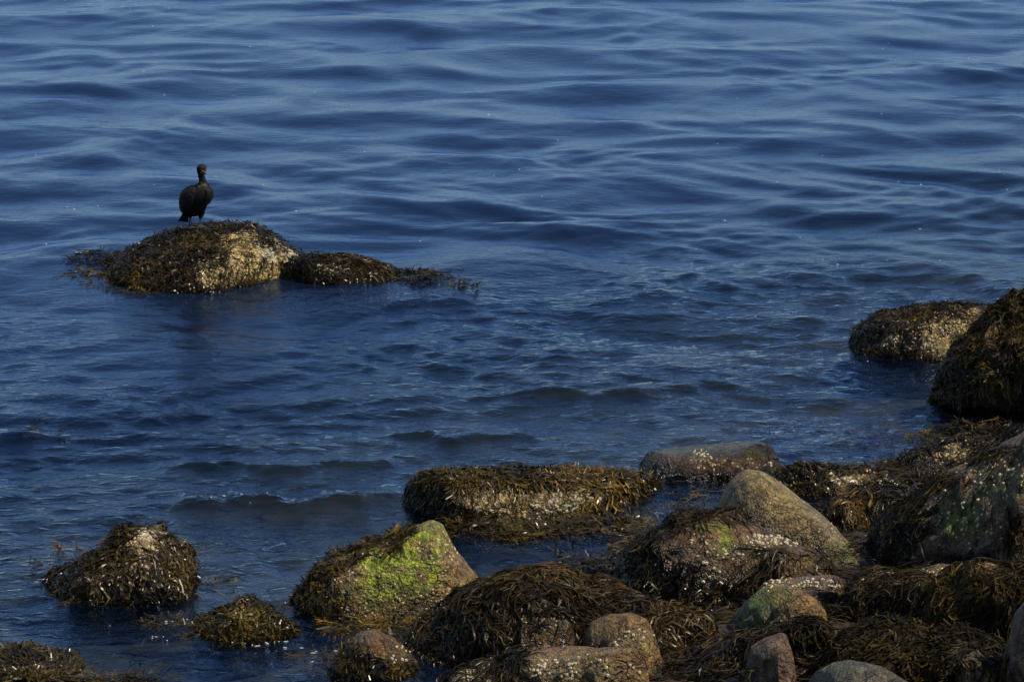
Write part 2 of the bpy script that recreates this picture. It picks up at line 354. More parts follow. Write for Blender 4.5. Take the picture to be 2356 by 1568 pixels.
# ------------------------------------------------------------------ seaweed fronds
PAL = {   # linear base colours: (dark, middle, tip)
    'dark': ((0.0056, 0.0040, 0.0020), (0.0192, 0.0128, 0.0040), (0.0624, 0.0400, 0.0088)),
    'olive': ((0.0080, 0.0056, 0.0020), (0.0320, 0.0216, 0.0040), (0.1120, 0.0752, 0.0080)),
    'gold': ((0.0208, 0.0112, 0.0024), (0.0840, 0.0464, 0.0048), (0.2080, 0.1184, 0.0104)),
    'dry': ((0.0080, 0.0056, 0.0032), (0.0304, 0.0208, 0.0080), (0.0784, 0.0512, 0.0136)),
    'brown': ((0.0136, 0.0072, 0.0024), (0.0464, 0.0248, 0.0056), (0.1040, 0.0568, 0.0096)),
}
def make_fronds(seeds, surf, n_seg=5, L=(.10, .26), W=(.010, .018), spread=.6, grav=.55, lift=(.004, .035), pal='olive',
                water=True, tips=1.0, seed=1, fork=False, swirl=.8, curl=.25, zf=.6):
    """ribbons that creep down over a surface; all fronds of a batch advance together"""
    P0, N0 = seeds; n = len(P0)
    if n == 0: return None
    r = np.random.default_rng(seed)
    dark, mid, tip = [np.array(c)[None] for c in PAL[pal]]
    g = np.array([[0, 0, -1.0]])
    length = r.uniform(L[0], L[1], (n, 1)) * (.6 + .8 * fbm(P0, 4.0, 2, .5, seed % 37)[:, None]); st = length / n_seg
    w = r.uniform(W[0], W[1], (n, 1)) * .5
    lf = lift[0] + (lift[1] - lift[0]) * r.random((n, 1)) ** 1.5
    nn = N0.copy(); p = P0 + nn * lf
    def tang(v): return v - nn * (v * nn).sum(1, keepdims=True)
    def unit(v): return v / (np.linalg.norm(v, axis=1, keepdims=True) + 1e-9)
    sw = np.stack([fbm(P0, 3.0, 2, .5, 3 + 11 * a) - .5 for a in range(3)], 1) * 5 * swirl
    d = unit(tang(r.normal(0, 1, (n, 3)) * np.array([[1, 1, .6]]) * spread + sw * np.array([[1, 1, .3]]) + tang(g) * grav * 1.6))
    wl = sea_z(P0[:, 0].copy(), P0[:, 1].copy())[0][:, None] if water else None
    tw = r.uniform(-.6, .6, (n, 1)); dtw = r.normal(0, .2, (n, 1))
    cl = np.clip((fbm(P0, 3.5, 3, .6, 71) - .3) * 2.5, 0, 1)[:, None]
    t0 = np.clip(.6 * cl ** 1.5 + .6 * r.random((n, 1)) ** 2.2 - .06, 0, 1)
    br = r.uniform(.6, 1.4, (n, 1)) * (.55 + .9 * cl)
    c0 = (dark + (mid - dark) * np.clip(t0 * 1.3, 0, 1)) * br; c1 = (mid + (tip - mid) * np.clip(t0 * tips, 0, 1)) * br
    prof = [.55, .8, 1.0, 1.1, 1.1, 1.0, .8]
    rows, cols = [], []
    for k in range(n_seg + 1):
        side = unit(np.cross(d, nn)); a_ = tw + dtw * k
        side = side * np.cos(a_) + nn * np.sin(a_)
        hw = w * (prof[k] if k < n_seg else .45) * r.uniform(.6, 1.5, (n, 1))
        rows += [p - side * hw, p + side * hw]
        c = c0 + (c1 - c0) * (k / n_seg); cols += [c, c]
        if fork and k == n_seg - 1: pf, df, sf = p, d, side
        if k == n_seg: break
        q = p + d * st
        if surf is not None:
            fn = surf.find_nearest; loc = np.empty((n, 3)); nor = np.empty((n, 3))
            for i, v in enumerate(q.tolist()):
                h = fn(v); loc[i] = h[0]; nor[i] = h[1]
            on = (nor[:, 2:3] > -.25)
            q = np.where(on, loc + nor * lf * (1 + .6 * k / n_seg), p + g * st + nor * .004); nn = nor
        if water:
            low = q[:, 2:3] < wl + .01
            h2 = q - p; h2[:, 2] = 0; h2 = unit(h2)
            q = np.where(low, p + h2 * st, q); q[:, 2:3] = np.where(low, wl + r.uniform(-.02, .012, (n, 1)), q[:, 2:3])
            nn = np.where(low, np.array([[0, 0, 1.0]]), nn)
        e = q - p; short = np.linalg.norm(e, axis=1, keepdims=True) < st * .3
        e = unit(np.where(short, d * st, e))
        d = unit(e * .75 + tang(g) * grav * .5 + r.normal(0, curl, (n, 3)) * np.array([[1, 1, zf]]))
        p = q
    m = 2 * (n_seg + 1)
    V = np.stack(rows, 1); Cc = np.stack(cols, 1)
    F = np.array([(2 * k, 2 * k + 1, 2 * k + 3, 2 * k + 2) for k in range(n_seg)])
    if fork:
        ex = []
        for sgn in (-1, 1):
            dd = unit(df + sf * sgn * .7 + nn * r.normal(0, .12, (n, 1))); tp_ = pf + dd * st * 1.1
            s2 = unit(np.cross(dd, nn)) * w
            ex += [pf - s2 * .6, pf + s2 * .6, tp_ - s2 * .5, tp_ + s2 * .5]
        V = np.concatenate([V, np.stack(ex, 1)], 1); Cc = np.concatenate([Cc, np.repeat(c1[:, None, :], 8, 1)], 1)
        F = np.concatenate([F[:-1], np.array([(m, m + 1, m + 3, m + 2), (m + 4, m + 5, m + 7, m + 6)])]); m += 8
    FF = (F[None] + (np.arange(n) * m)[:, None, None]).reshape(-1, 4)
    return V.reshape(-1, 3), FF, Cc.reshape(-1, 3)
def weed_object(name, parts, parent=None):
    V, F, Cc = [], [], []; b = 0
    for q in parts:
        if q is None: continue
        V.append(q[0]); F.append(q[1] + b); Cc.append(q[2]); b += len(q[0])
    if not F: return None
    return mesh_np(name, np.concatenate(V), np.concatenate(F), M_WEED, parent, np.concatenate(Cc), smooth=True)

# ------------------------------------------------------------------ barnacles
def barn_shape():
    k = 7; V, F = [], []
    for j, (rr, z) in enumerate(((1.0, -.25), (.62, .62), (.34, .58), (.22, .25))):
        for i in range(k):
            a = 2 * math.pi * (i + .3 * (j % 2)) / k; V.append((rr * math.cos(a), rr * math.sin(a), z))
    for j in range(3):
        for i in range(k):
            F.append((j * k + i, j * k + (i + 1) % k, (j + 1) * k + (i + 1) % k, (j + 1) * k + i))
    return np.array(V), np.array(F)
BV, BF = barn_shape()
barn_me = None
def barn_single(parent, p, n, r):
    global barn_me
    if barn_me is None:
        o = mesh_np('barnacle', BV, BF, M_BARN1, parent, smooth=False); barn_me = o.data
    else:
        o = bpy.data.objects.new('barnacle', barn_me); C.objects.link(o); o.parent = parent
    o.location = p; o.scale = (r, r, r * random.uniform(.7, 1.1))
    o.rotation_euler = Vector(n).to_track_quat('Z', 'Y').to_euler()
def barn_mass(parent, pts, nors, rad, seed, tint=(.74, .65, .43)):
    r = np.random.default_rng(seed); n = len(pts)
    if n == 0: return
    up = np.where(np.abs(nors[:, 2:3]) < .9, np.array([[0, 0, 1.0]]), np.array([[1.0, 0, 0]]))
    a = np.cross(up, nors); a /= np.linalg.norm(a, axis=1, keepdims=True); b = np.cross(nors, a)
    B6 = BV[:21]; F6 = BF[:14]
    th = r.uniform(0, 6.28, n); ca, sa = np.cos(th)[:, None], np.sin(th)[:, None]
    a, b = a * ca + b * sa, b * ca - a * sa
    V = pts[:, None, :] + rad[:, None, None] * (B6[None, :, 0:1] * a[:, None, :] + B6[None, :, 1:2] * b[:, None, :] + B6[None, :, 2:3] * nors[:, None, :] * r.uniform(.6, 1.0, (n, 1, 1)))
    F = (F6[None] + (np.arange(n) * 21)[:, None, None]).reshape(-1, 4)
    c = np.array(tint)[None] * r.uniform(.45, 1.25, (n, 1)) * np.where(fbm(pts, 3.0, 2)[:, None] > .52, np.array([[1, 1, 1]]), np.array([[1.0, .86, .55]])) * (1 + r.normal(0, .05, (n, 3)))
    dk = r.random(n) < .15; c[dk] *= .5
    mask = np.ones(21); mask[14:] = .35
    col = (c[:, None, :] * mask[None, :, None]).reshape(-1, 3)
    o = mesh_np('barnacles', V.reshape(-1, 3), F, M_BARN, parent, col, smooth=False)
    tag(o, kind='stuff')

# ------------------------------------------------------------------ rocks
ROCK_PAL = {
    'brown': ((0.0506, 0.0306, 0.0133), (0.1058, 0.0648, 0.0266), (0.1748, 0.1125, 0.0385)),
    'pink': ((0.0782, 0.0450, 0.0252), (0.1518, 0.0864, 0.0488), (0.2024, 0.1305, 0.0629)),
    'ochre': ((0.0828, 0.0495, 0.0148), (0.1840, 0.1152, 0.0296), (0.3036, 0.2115, 0.0629)),
    'pale': ((0.1518, 0.1152, 0.0355), (0.2484, 0.1935, 0.0651), (0.3496, 0.2790, 0.1036)),
    'grey': ((0.0506, 0.0477, 0.0311), (0.0920, 0.0846, 0.0533), (0.1380, 0.1260, 0.0740)),
    'dark': ((0.0166, 0.0153, 0.0089), (0.0322, 0.0261, 0.0133), (0.0690, 0.0432, 0.0163)),
}
def ell(px, py, L, nz, soft=.35):
    m = np.zeros(len(px))
    for e in L:
        cx, cy, rx, ry = e[:4]; w = e[4] if len(e) > 4 else 1.0
        d = np.sqrt(((px - cx) / rx) ** 2 + ((py - cy) / ry) ** 2) + (nz - .5) * 1.1
        m = np.maximum(m, w * sstep(1 + soft, 1 - soft, d))
    return m
ROCKS = {}
_rs = [100]
def rock(name, label, out, base, depth, pal='brown', n=2.3, lean=0.0, under=1.0, rough=.05, facets=6, zb=None,
         weed=None, weed_n=1800, bare=(), barn=(), barn_d=700, barn_r=(.008, .014), algae=(), lime=(), ochre=(), singles=0, cat='boulder',
         nx=104, nt=60, weed_kw=None, dens=1.0, group=None, wet=0.0, endp=(2.6, .5)):
    _rs[0] += 13; sd_ = _rs[0]; r = np.random.default_rng(sd_)
    bl, br_ = base if isinstance(base, tuple) else (base, base)
    out = np.array(out, float)
    x0, x1 = out[0, 0], out[-1, 0]
    xm = (x0 + x1) / 2
    pts = []
    for px, py in out:
        brow = bl + (br_ - bl) * (px - x0) / (x1 - x0)
        z = 0.0 if zb is None else zb
        if zb is None:
            for _ in range(4):
                g = at(px, brow, z); z = max(gz(g.x, g.y), 0.0)
        Y = at(px, brow, z).y
        X, Z = on_plane(px, py, Y)
        pts.append((X, Y, Z, z))
    pts = np.array(pts)
    s = np.sin(np.linspace(-math.pi / 2, math.pi / 2, nx)) * .5 + np.linspace(-.5, .5, nx) * 1.0
    s = s / abs(s[0])                                  # -1..1 denser to the ends
    xx = pts[0, 0] + (pts[-1, 0] - pts[0, 0]) * (s + 1) / 2
    def sm(a, k):
        for _ in range(k): a = np.concatenate([a[:1], (a[:-2] + 2 * a[1:-1] + a[2:]) / 4, a[-1:]])
        return a
    Yc = np.interp(xx, pts[:, 0], pts[:, 1]); H = sm(np.interp(xx, pts[:, 0], pts[:, 2]), 5); Zb = np.interp(xx, pts[:, 0], pts[:, 3])
    H = np.maximum(H, Zb + .01)
    d = depth * np.clip(1 - np.abs(s) ** endp[0], 0, 1) ** endp[1] + .002
    hh = H - Zb - (.035 if weed == 'all' else .0)
    sl = (CAM_H - H) / Yc * d * .85
    H = Zb + np.sqrt(np.maximum(hh ** 2 * np.sign(hh) - sl ** 2, (.45 * np.maximum(hh, .01)) ** 2))
    nu = int(nt * .72); nl = nt - nu
    tu = np.linspace(0, math.pi, nu, endpoint=False)
    V = np.zeros((nx, nt, 3))
    for j, t in enumerate(tu):
        c_, s_ = math.cos(t), math.sin(t)
        cy = math.copysign(abs(c_) ** (2 / n), c_); sz = abs(s_) ** (2 / n)
        uc = 1 - (1 - under) * (1 - sz) ** 2
        V[:, j, 0] = xx; V[:, j, 1] = Yc - d * cy * uc - lean * (1 - sz) * d * (1 if cy > 0 else .3); V[:, j, 2] = Zb + (H - Zb) * sz
    for j in range(nl):
        f = (j + .5) / nl                              # under the ground, back to front
        cy = math.cos(math.pi * f); dz = math.sin(math.pi * f)
        V[:, nu + j, 0] = xx; V[:, nu + j, 1] = Yc + d * cy * under * (1 - .1 * dz) - lean * d * (f); V[:, nu + j, 2] = Zb - .45 * abs(dz) ** .5
    P = V.reshape(-1, 3)
    cen = np.array([xx.mean(), Yc.mean(), (Zb + H).mean() / 2])
    size = max(H.max() - Zb.min(), .1)
    # facets: chip the loaf with a few planes
    for _ in range(facets):
        nrm = r.normal(0, 1, 3); nrm[2] = abs(nrm[2]) * .5; nrm[1] = -abs(nrm[1]) if r.random() < .7 else nrm[1]; nrm /= np.linalg.norm(nrm)
        q = (P - cen) @ nrm; lim = q.max() * r.uniform(.72, .90)
        ex = np.clip(q - lim, 0, None); P = P - nrm[None] * (ex * .88)[:, None]
    off = r.uniform(0, 40)
    amp = rough * (0.35 + .65 * min(size, 1.0))
    Pn = P.copy()
    for a in range(3):
        Pn[:, a] += (fbm(P, 2.6, 5, .52, off + 9 * a) - .5) * 2.2 * amp * (1.0 if a < 2 else .7)
    rid = np.abs(fbm(P, 3.4, 3, .5, off + 50) - .5) * 2
    crk = np.clip(.11 - rid, 0, 1) * amp * 6; Pn[:, 1] += crk; Pn[:, 2] -= crk * .6
    P = Pn
    i = np.arange(nx * nt).reshape(nx, nt)
    F = np.stack([i[:-1, :], i[1:, :], np.roll(i, -1, 1)[1:, :], np.roll(i, -1, 1)[:-1, :]], -1).reshape(-1, 4)
    # masks
    px, py = project(P)
    nz = fbm(P, 5.0, 4, .6, off + 5); nz2 = fbm(P, 11.0, 3, .6, off + 25); nz3 = fbm(P, 1.7, 3, .5, off + 61)
    Mbare = ell(px, py, bare, nz); Mbarn = ell(px, py, barn, nz2 * .6 + nz * .4, .3); Malg = ell(px, py, algae, nz * .5 + nz2 * .5, .3)
    Mlime = ell(px, py, lime, nz * .6 + nz2 * .4, .3); Moch = ell(px, py, ochre, nz, .5)
    if weed is None: Mw = np.zeros(len(P))
    elif weed == 'all': Mw = 1 - np.maximum(Mbare, Mbarn * .75)
    else: Mw = ell(px, py, weed, nz) * (1 - Mbare) * (1 - .75 * Mbarn)
    lump = (fbm(P, 4.5, 4, .6, off + 83) - .45) * .30 * Mw * np.clip((P[:, 2] + .1) * 4, .2, 1)
    dirv = (P - cen) * np.array([[.5, 1, 1]]); dirv /= np.linalg.norm(dirv, axis=1, keepdims=True) + 1e-6
    P = P + dirv * (lump * min(1, .5 + size))[:, None]
    # colour
    c0, c1, c2 = [np.array(c)[None] for c in ROCK_PAL[pal]]
    t = np.clip((nz - .25) * 2, 0, 1)[:, None]; t2 = np.clip((nz2 - .45) * 3, 0, 1)[:, None]
    col = c0 * (1 - t) + c1 * t; col = col * (1 - .6 * t2) + c2 * .6 * t2
    st = np.clip((nz3 - .52) * 5, 0, 1)[:, None]
    col = col * (1 - .5 * st) + np.array([[.13, .062, .032]]) * .5 * st
    col = col * (1 - .75 * Moch[:, None]) + np.array([[.24, .125, .040]]) * .75 * Moch[:, None]
    bd = (Mbarn * np.clip((nz2 - .36) * 4, 0, 1))[:, None]
    col = col * (1 - .75 * bd) + np.array([[.25, .19, .085]]) * .75 * bd
    am = (Malg * np.clip((nz2 - .30) * 4, 0, 1))[:, None]
    col = col * (1 - am) + np.array([[.075, .115, .010]]) * am
    lm = (Mlime * np.clip((fbm(P, 13, 4, .65, off + 7) - .36) * 7, 0, 1))[:, None]
    col = col * (1 - .85 * lm) + np.array([[.285, .370, .012]]) * .85 * lm
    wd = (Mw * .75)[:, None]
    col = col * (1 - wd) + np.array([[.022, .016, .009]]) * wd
    wl = sstep(.16, -.02, P[:, 2] + (nz - .5) * .25)[:, None] * .6
    col = col * (1 - wl) + np.array([[.035, .026, .015]]) * wl
    col *= (1 - .5 * wet)
    root = mesh_np(name, P, F, M_ROCK, None, col)
    tag(root, label, cat, group)
    # surface sampling
    A, B, D, E = P[F[:, 0]], P[F[:, 1]], P[F[:, 2]], P[F[:, 3]]
    nr = np.cross(D - A, E - B); ar = np.linalg.norm(nr, axis=1) / 2 + 1e-12; nr = nr / (2 * ar[:, None])
    ctr = (A + B + D + E) / 4
    if ((ctr - cen) * nr).sum(1).mean() < 0:
        nr = -nr; root.data.flip_normals()
    bvh = BVHTree.FromPolygons([tuple(v) for v in P], [tuple(int(q) for q in f) for f in F][:])
    if np.dot(np.array(bvh.find_nearest(Vector(ctr[len(ctr) // 3]))[1]), nr[len(ctr) // 3]) < 0:
        bvh = BVHTree.FromPolygons([tuple(v) for v in P], [tuple(int(q) for q in f[::-1]) for f in F])
    fx, fy = px[F].mean(1), py[F].mean(1)
    front = np.where(nr[:, 1] < .35, 1.0, .35) * (ctr[:, 2] > -.12) * (nr[:, 2] > -.6) * np.where(fx > 2480, .2, 1) * np.where(fy > 1640, .2, 1)
    def sample(mask, dens_m2, rr):
        w = ar * mask * front; tot = w.sum(); k = int(tot * dens_m2)
        if k < 1: return np.zeros((0, 3)), np.zeros((0, 3))
        idx = rr.choice(len(w), k, p=w / tot)
        u = rr.random((k, 1)); v = rr.random((k, 1))
        pp = A[idx] * (1-u) * (1-v) + B[idx] * u * (1-v) + D[idx] * u * v + E[idx] * (1-u) * v
        return pp, nr[idx]
    ROCKS[name + str(sd_)] = (root, bvh)
    if weed is not None:
        fm = (Mw * np.clip((fbm(P, 6, 3, .6, off + 31) - .22) * 4, .12, 1))[F].mean(1)
        parts = []
        kws = weed_kw if isinstance(weed_kw, list) else [weed_kw or {}]
        for qi, kw in enumerate(kws):
            kw = dict(kw); share = kw.pop('share', 1.0); reg = kw.pop('region', None)
            m2 = fm
            if reg is not None: m2 = fm * ell(fx, fy, reg, np.full(len(fx), .5))
            pp, nn = sample(m2, weed_n * share * dens, r)
            parts.append(make_fronds((pp, nn), bvh, seed=sd_ + qi, **kw))
        wo_ = weed_object('seaweed', parts, root)
        if wo_: tag(wo_, kind='stuff')
    if barn:
        fm = (Mbarn * np.clip((fbm(P, 9, 3, .6, off + 91) - .36) * 7, .01, 1))[F].mean(1)
        pp, nn = sample(fm, barn_d, r)
        rad = r.uniform(barn_r[0], barn_r[1], len(pp))
        k = min(singles, len(pp))
        if k:
            vis = np.argsort(-(rad * (nn[:, 1] < 0.1)))[:k]
            for q in vis: barn_single(root, pp[q] + nn[q] * .002, nn[q], float(rad[q]) * random.uniform(.7, 1.1))
            keep = np.ones(len(pp), bool); keep[vis] = False
            pp, nn, rad = pp[keep], nn[keep], rad[keep]
        barn_mass(root, pp, nn, rad, sd_)
    return root, bvh

FUC = dict(L=(.06, .16), W=(.010, .019), spread=.9, grav=.40, pal='olive', fork=True, n_seg=4, lift=(.002, .026), curl=.24)   # broad forked wrack
FUCD = dict(L=(.06, .17), W=(.010, .019), spread=.9, grav=.40, pal='dark', fork=True, n_seg=4, lift=(.002, .026), curl=.24)
ASC = dict(L=(.12, .34), W=(.006, .011), swirl=1.5, spread=.6, grav=.45, pal='dry', n_seg=6)   # long hanging strands
ASCG = dict(L=(.16, .38), W=(.006, .011), spread=.4, grav=.85, pal='gold', n_seg=6)
ASCD = dict(L=(.12, .34), W=(.006, .011), swirl=1.5, spread=.6, grav=.45, pal='dark', n_seg=6)
BRN = dict(L=(.12, .32), W=(.006, .011), swirl=1.5, spread=.6, grav=.45, pal='brown', n_seg=6)
def sh(k, s, region=None, **kw):
    d = dict(k); d['share'] = s
    if region: d['region'] = region
    d.update(kw); return d

exec_rocks = True
# the rock out at sea with the bird
bird_rock, _ = rock('sea_rock', 'mound of rock with cream barnacle patch rising from the sea, the bird standing on it',
     [(200,618),(255,592),(330,558),(385,535),(425,525),(480,523),(530,517),(560,514),(600,531),(652,558),(692,586),(728,645)], 614, 1.22, 'brown', n=1.9, rough=.07, facets=3, endp=(1.9, .8),
     weed='all', weed_n=1900, bare=[(630,632,40,30)], barn=[(600,605,95,58),(565,565,55,32),(655,640,65,36),(510,640,70,36,.8),(640,590,55,34)], barn_d=6500, barn_r=(.008,.016),
     weed_kw=[sh(FUCD, .62, lift=(.004,.06)), sh(FUC, .4), sh(FUC, .5, [(330,640,170,40)], pal='gold')], ochre=[(600,640,80,30,.5)])
rock('low_rock', 'low weed-covered ledge trailing right of the rock where the bird stands',
     [(628,652),(652,604),(684,584),(724,582),(790,586),(850,592),(905,614),(955,640),(1005,668)], 636, .36, 'brown', n=2.0,
     weed='all', weed_n=2300, barn=[(760,622,30,16),(870,628,14,8,.6)], barn_d=1500, weed_kw=[sh(FUCD, .5), sh(ASCD, .4), sh(ASCG, 1.6, [(832,625,34,30)])])
# water, left foreground
rock('weedy_rock', 'brown weedy rock with ochre barnacled top, standing alone in the lower left water',
     [(92,1350),(130,1312),(200,1267),(270,1230),(330,1207),(375,1208),(402,1235),(432,1280),(465,1328),(478,1355)], 1342, .50, 'brown', n=2.0, rough=.07,
     weed='all', weed_n=2300, bare=[(345,1250,40,32),(350,1290,40,25,.6)], barn=[(345,1245,45,30),(320,1300,50,25,.7),(265,1360,20,12,.6),(400,1355,25,14,.6)], barn_d=1700, ochre=[(350,1245,40,30)],
     weed_kw=[sh(FUCD, .6), sh(FUC, .35), sh(ASCD, .25)])
rock('weedy_rock', 'small pointed mound of olive wrack between the weedy rock and the green rock',
     [(440,1450),(490,1402),(530,1374),(555,1364),(600,1380),(650,1405),(688,1450)], 1440, .30, 'brown', n=1.8,
     weed='all', weed_n=3000, barn=[(590,1410,45,25,.8),(640,1425,25,12,.6)], barn_d=1500, weed_kw=[sh(FUC, .9, L=(.10,.22)), sh(FUCD, .4)])
green_rock, _ = rock('boulder', 'slab-sided boulder with bright lime green algae on its face and weed along its back',
     [(682,1400),(704,1345),(760,1290),(830,1262),(930,1222),(1000,1200),(1022,1206),(1042,1260),(1072,1300),(1104,1338),(1130,1385)], 1375, .40, 'ochre', n=2.7, lean=.35, rough=.05, facets=3,
     weed=[(725,1345,42,75),(790,1268,70,24),(880,1238,60,18),(700,1395,40,40),(905,1225,50,16)], weed_n=3600, barn=[(1000,1370,90,40,.8),(1000,1290,60,60,.5),(790,1290,50,25,.5),(860,1390,80,30,.6),(900,1320,100,60,.35)], barn_d=1300, barn_r=(.007,.012),
     lime=[(900,1290,75,45),(960,1260,60,50,.9),(1010,1230,30,35,.6),(880,1335,60,45,.7),(960,1320,60,40,.8)], algae=[(860,1350,90,45,.7),(900,1380,90,30,.7)], ochre=[(790,1310,50,40,.7),(850,1390,60,25,.8),(1040,1340,50,45,.5)],
     weed_kw=[sh(FUCD, .7, L=(.10,.24)), sh(FUC, .4)])
rock('boulder', 'small rusty brown boulder, wet and half weeded, below the green boulder',
     [(765,1550),(785,1490),(820,1457),(860,1447),(900,1464),(940,1500),(965,1550)], 1532, .27, 'brown', n=2.1, rough=.05, wet=.7,
     weed=[(790,1510,38,50),(850,1535,90,22,.7)], weed_n=2600, barn=[(905,1508,34,20,.8),(850,1535,60,14,.4)], barn_d=700, ochre=[(870,1475,60,40)], weed_kw=[sh(FUC, .9), sh(FUCD, .5)], singles=20)
rock('low_rock', 'low olive wrack mat awash in the bottom left corner',
     [(-60,1545),(-20,1492),(50,1478),(100,1490),(150,1517),(185,1550)], 1532, .32, 'dark', n=2.0,
     weed='all', weed_n=3200, weed_kw=[sh(FUC, .8, L=(.10,.24)), sh(FUCD, .4)])
# the middle shelf
rock('long_rock', 'long flat rock fringed with hanging wrack, a barnacled band along its front',
     [(885,1205),(900,1150),(930,1108),(990,1092),(1150,1087),(1300,1091),(1400,1090),(1490,1100),(1560,1132),(1585,1155)], (1182, 1128), .42, 'ochre', n=2.9, rough=.05, endp=(4, .5),
     weed=[(1200,1098,330,17),(960,1150,75,65),(1060,1150,22,45,.7),(1480,1120,100,40),(1180,1205,200,12,.8),(1390,1140,25,22,.6)], weed_n=2900, barn=[(1250,1150,150,18),(1120,1150,70,26,.6),(1220,1178,130,16,.7)], barn_d=2400, algae=[(1330,1162,45,12)], ochre=[(1200,1160,160,24,.7)],
     weed_kw=[sh(FUCD, .8, [(1010,1150,180,80)], L=(.12,.28), grav=.9, spread=.6, W=(.010,.017)), sh(FUCD, .5, L=(.10,.22), grav=.7, spread=.6), sh(FUC, .6, L=(.10,.24), grav=.7, spread=.6), sh(FUC, .4, [(1420,1115,170,45)], pal='gold', L=(.12,.26), spread=.5, curl=.15)])
rock('wave_washed_rock', 'smooth dark wet rock with water sheeting over its top',
     [(1468,1072),(1486,1040),(1540,1032),(1640,1025),(1740,1016),(1778,1027),(1796,1060),(1804,1082)], 1072, .40, 'dark', n=2.4, rough=.035, facets=3, wet=1.1,
     weed=[(1700,1085,90,10,.5)], weed_n=900, barn=[(1615,1055,35,18,.8),(1700,1070,90,16,.3)], barn_d=900, ochre=[(1620,1064,160,22,1.0)], algae=[(1680,1045,110,14,.5)], weed_kw=FUC)
rock('weedy_rock', 'low brown weedy rock just behind the pale leaning boulder',
     [(1762,1125),(1800,1087),(1850,1066),(1900,1071),(1960,1077),(2040,1084),(2085,1118)], 1118, .30, 'brown', n=2.1,
     weed=[(1830,1100,70,40),(1920,1075,150,14),(2000,1100,60,30,.5)], weed_n=2800, barn=[(1960,1100,80,22,.8)], barn_d=1300, weed_kw=[sh(FUC, .7), sh(FUCD, .5)])
rock('boulder', 'pale tan smooth boulder leaning to a blunt point, clean of weed',
     [(1636,1215),(1658,1152),(1684,1106),(1716,1084),(1756,1088),(1800,1115),(1860,1160),(1920,1210),(1965,1255),(1998,1300)], (1225, 1290), .46, 'pale', n=2.6, lean=.2, rough=.026, facets=0, endp=(3.2, .42),
     barn=[(1740,1150,90,50,.3),(1860,1225,80,40,.35)], barn_d=500, barn_r=(.005,.009), algae=[(1945,1270,50,25,.7)], ochre=[(1740,1130,90,50,.35)])
rock('boulder', 'large brown boulder with rings of cream barnacles and a weed mane on its left',
     [(1392,1340),(1440,1272),(1500,1222),(1560,1192),(1620,1180),(1680,1184),(1750,1212),(1820,1242),(1890,1272),(1940,1312),(1965,1375)], 1352, .50, 'brown', n=2.2, rough=.06, facets=8,
     weed=[(1450,1280,65,70),(1540,1195,80,14),(1680,1188,40,8),(1790,1282,35,16),(1585,1320,30,25,.7),(1915,1285,40,20),(1720,1365,60,20,.6),(1560,1370,90,25,.6)], weed_n=2700,
     barn=[(1640,1252,50,18),(1750,1250,70,20,.8),(1680,1275,60,25,.5),(1660,1320,25,35,.8),(1610,1250,25,20),(1600,1365,60,16,.5)], barn_d=900, barn_r=(.010,.016), lime=[(1640,1215,40,12,.45),(1670,1250,18,26,.5)], ochre=[(1690,1230,90,25,.35)],
     weed_kw=[sh(FUCD, .6, L=(.12,.28)), sh(FUC, .35, [(1470,1310,80,80)]), sh(ASC, .9, [(1800,1320,75,70)], L=(.25,.5)), sh(ASCD, .5, [(1915,1300,80,60)])], singles=110)
# the central mound and what lies before it
rock('weedy_rock', 'broad mound of long drying brown strands in the bottom middle',
     [(935,1535),(955,1440),(975,1402),(1050,1360),(1150,1332),(1230,1303),(1290,1306),(1350,1345),(1450,1366),(1550,1392),(1640,1424),(1690,1460),(1705,1510)], 1485, .52, 'dark', n=2.5, rough=.05,
     weed='all', weed_n=3600, barn=[(1290,1375,20,8,.8)], barn_d=900,
     weed_kw=[sh(ASC, .75), sh(BRN, .3), sh(ASCG, .25, [(1250,1440,120,60)], pal='brown'), sh(ASCD, .4), sh(FUC, .8, [(1000,1500,60,70)])])
rock('boulder', 'rounded orange-brown boulder poking from the brown strand mound',
     [(1325,1500),(1358,1434),(1400,1413),(1450,1408),(1490,1424),(1512,1452),(1530,1510)], 1548, .28, 'ochre', n=2.2, rough=.045, facets=5,
     weed=[(1330,1480,20,40,.7)], weed_n=1200, barn=[(1450,1470,45,24,.9)], barn_d=700, ochre=[(1420,1440,80,40,.6)], weed_kw=ASC, singles=45, barn_r=(.008,.013))
rock('boulder', 'flat-topped tan slab crusted with barnacles at the bottom edge',
     [(1005,1610),(1030,1560),(1060,1536),(1120,1520),(1180,1502),(1220,1493),(1330,1491),(1470,1493),(1492,1512),(1502,1610)], 1600, .34, 'ochre', n=2.8, rough=.055, facets=5,
     weed=[(1150,1545,60,40),(1015,1570,30,40),(1330,1580,130,14,.6)], weed_n=3000, barn=[(1330,1535,130,28),(1090,1560,40,30,.8)], barn_d=1000, barn_r=(.009,.014), ochre=[(1330,1520,160,40,.5)], weed_kw=[sh(ASCD, .6), sh(ASC, .5)], singles=90)
rock('stone', 'small bare grey stone at the edge of the dark pool',
     [(1586,1460),(1604,1430),(1625,1420),(1650,1430),(1672,1462)], 1462, .14, 'grey', n=2.1, rough=.02, facets=2, nx=50, nt=36)
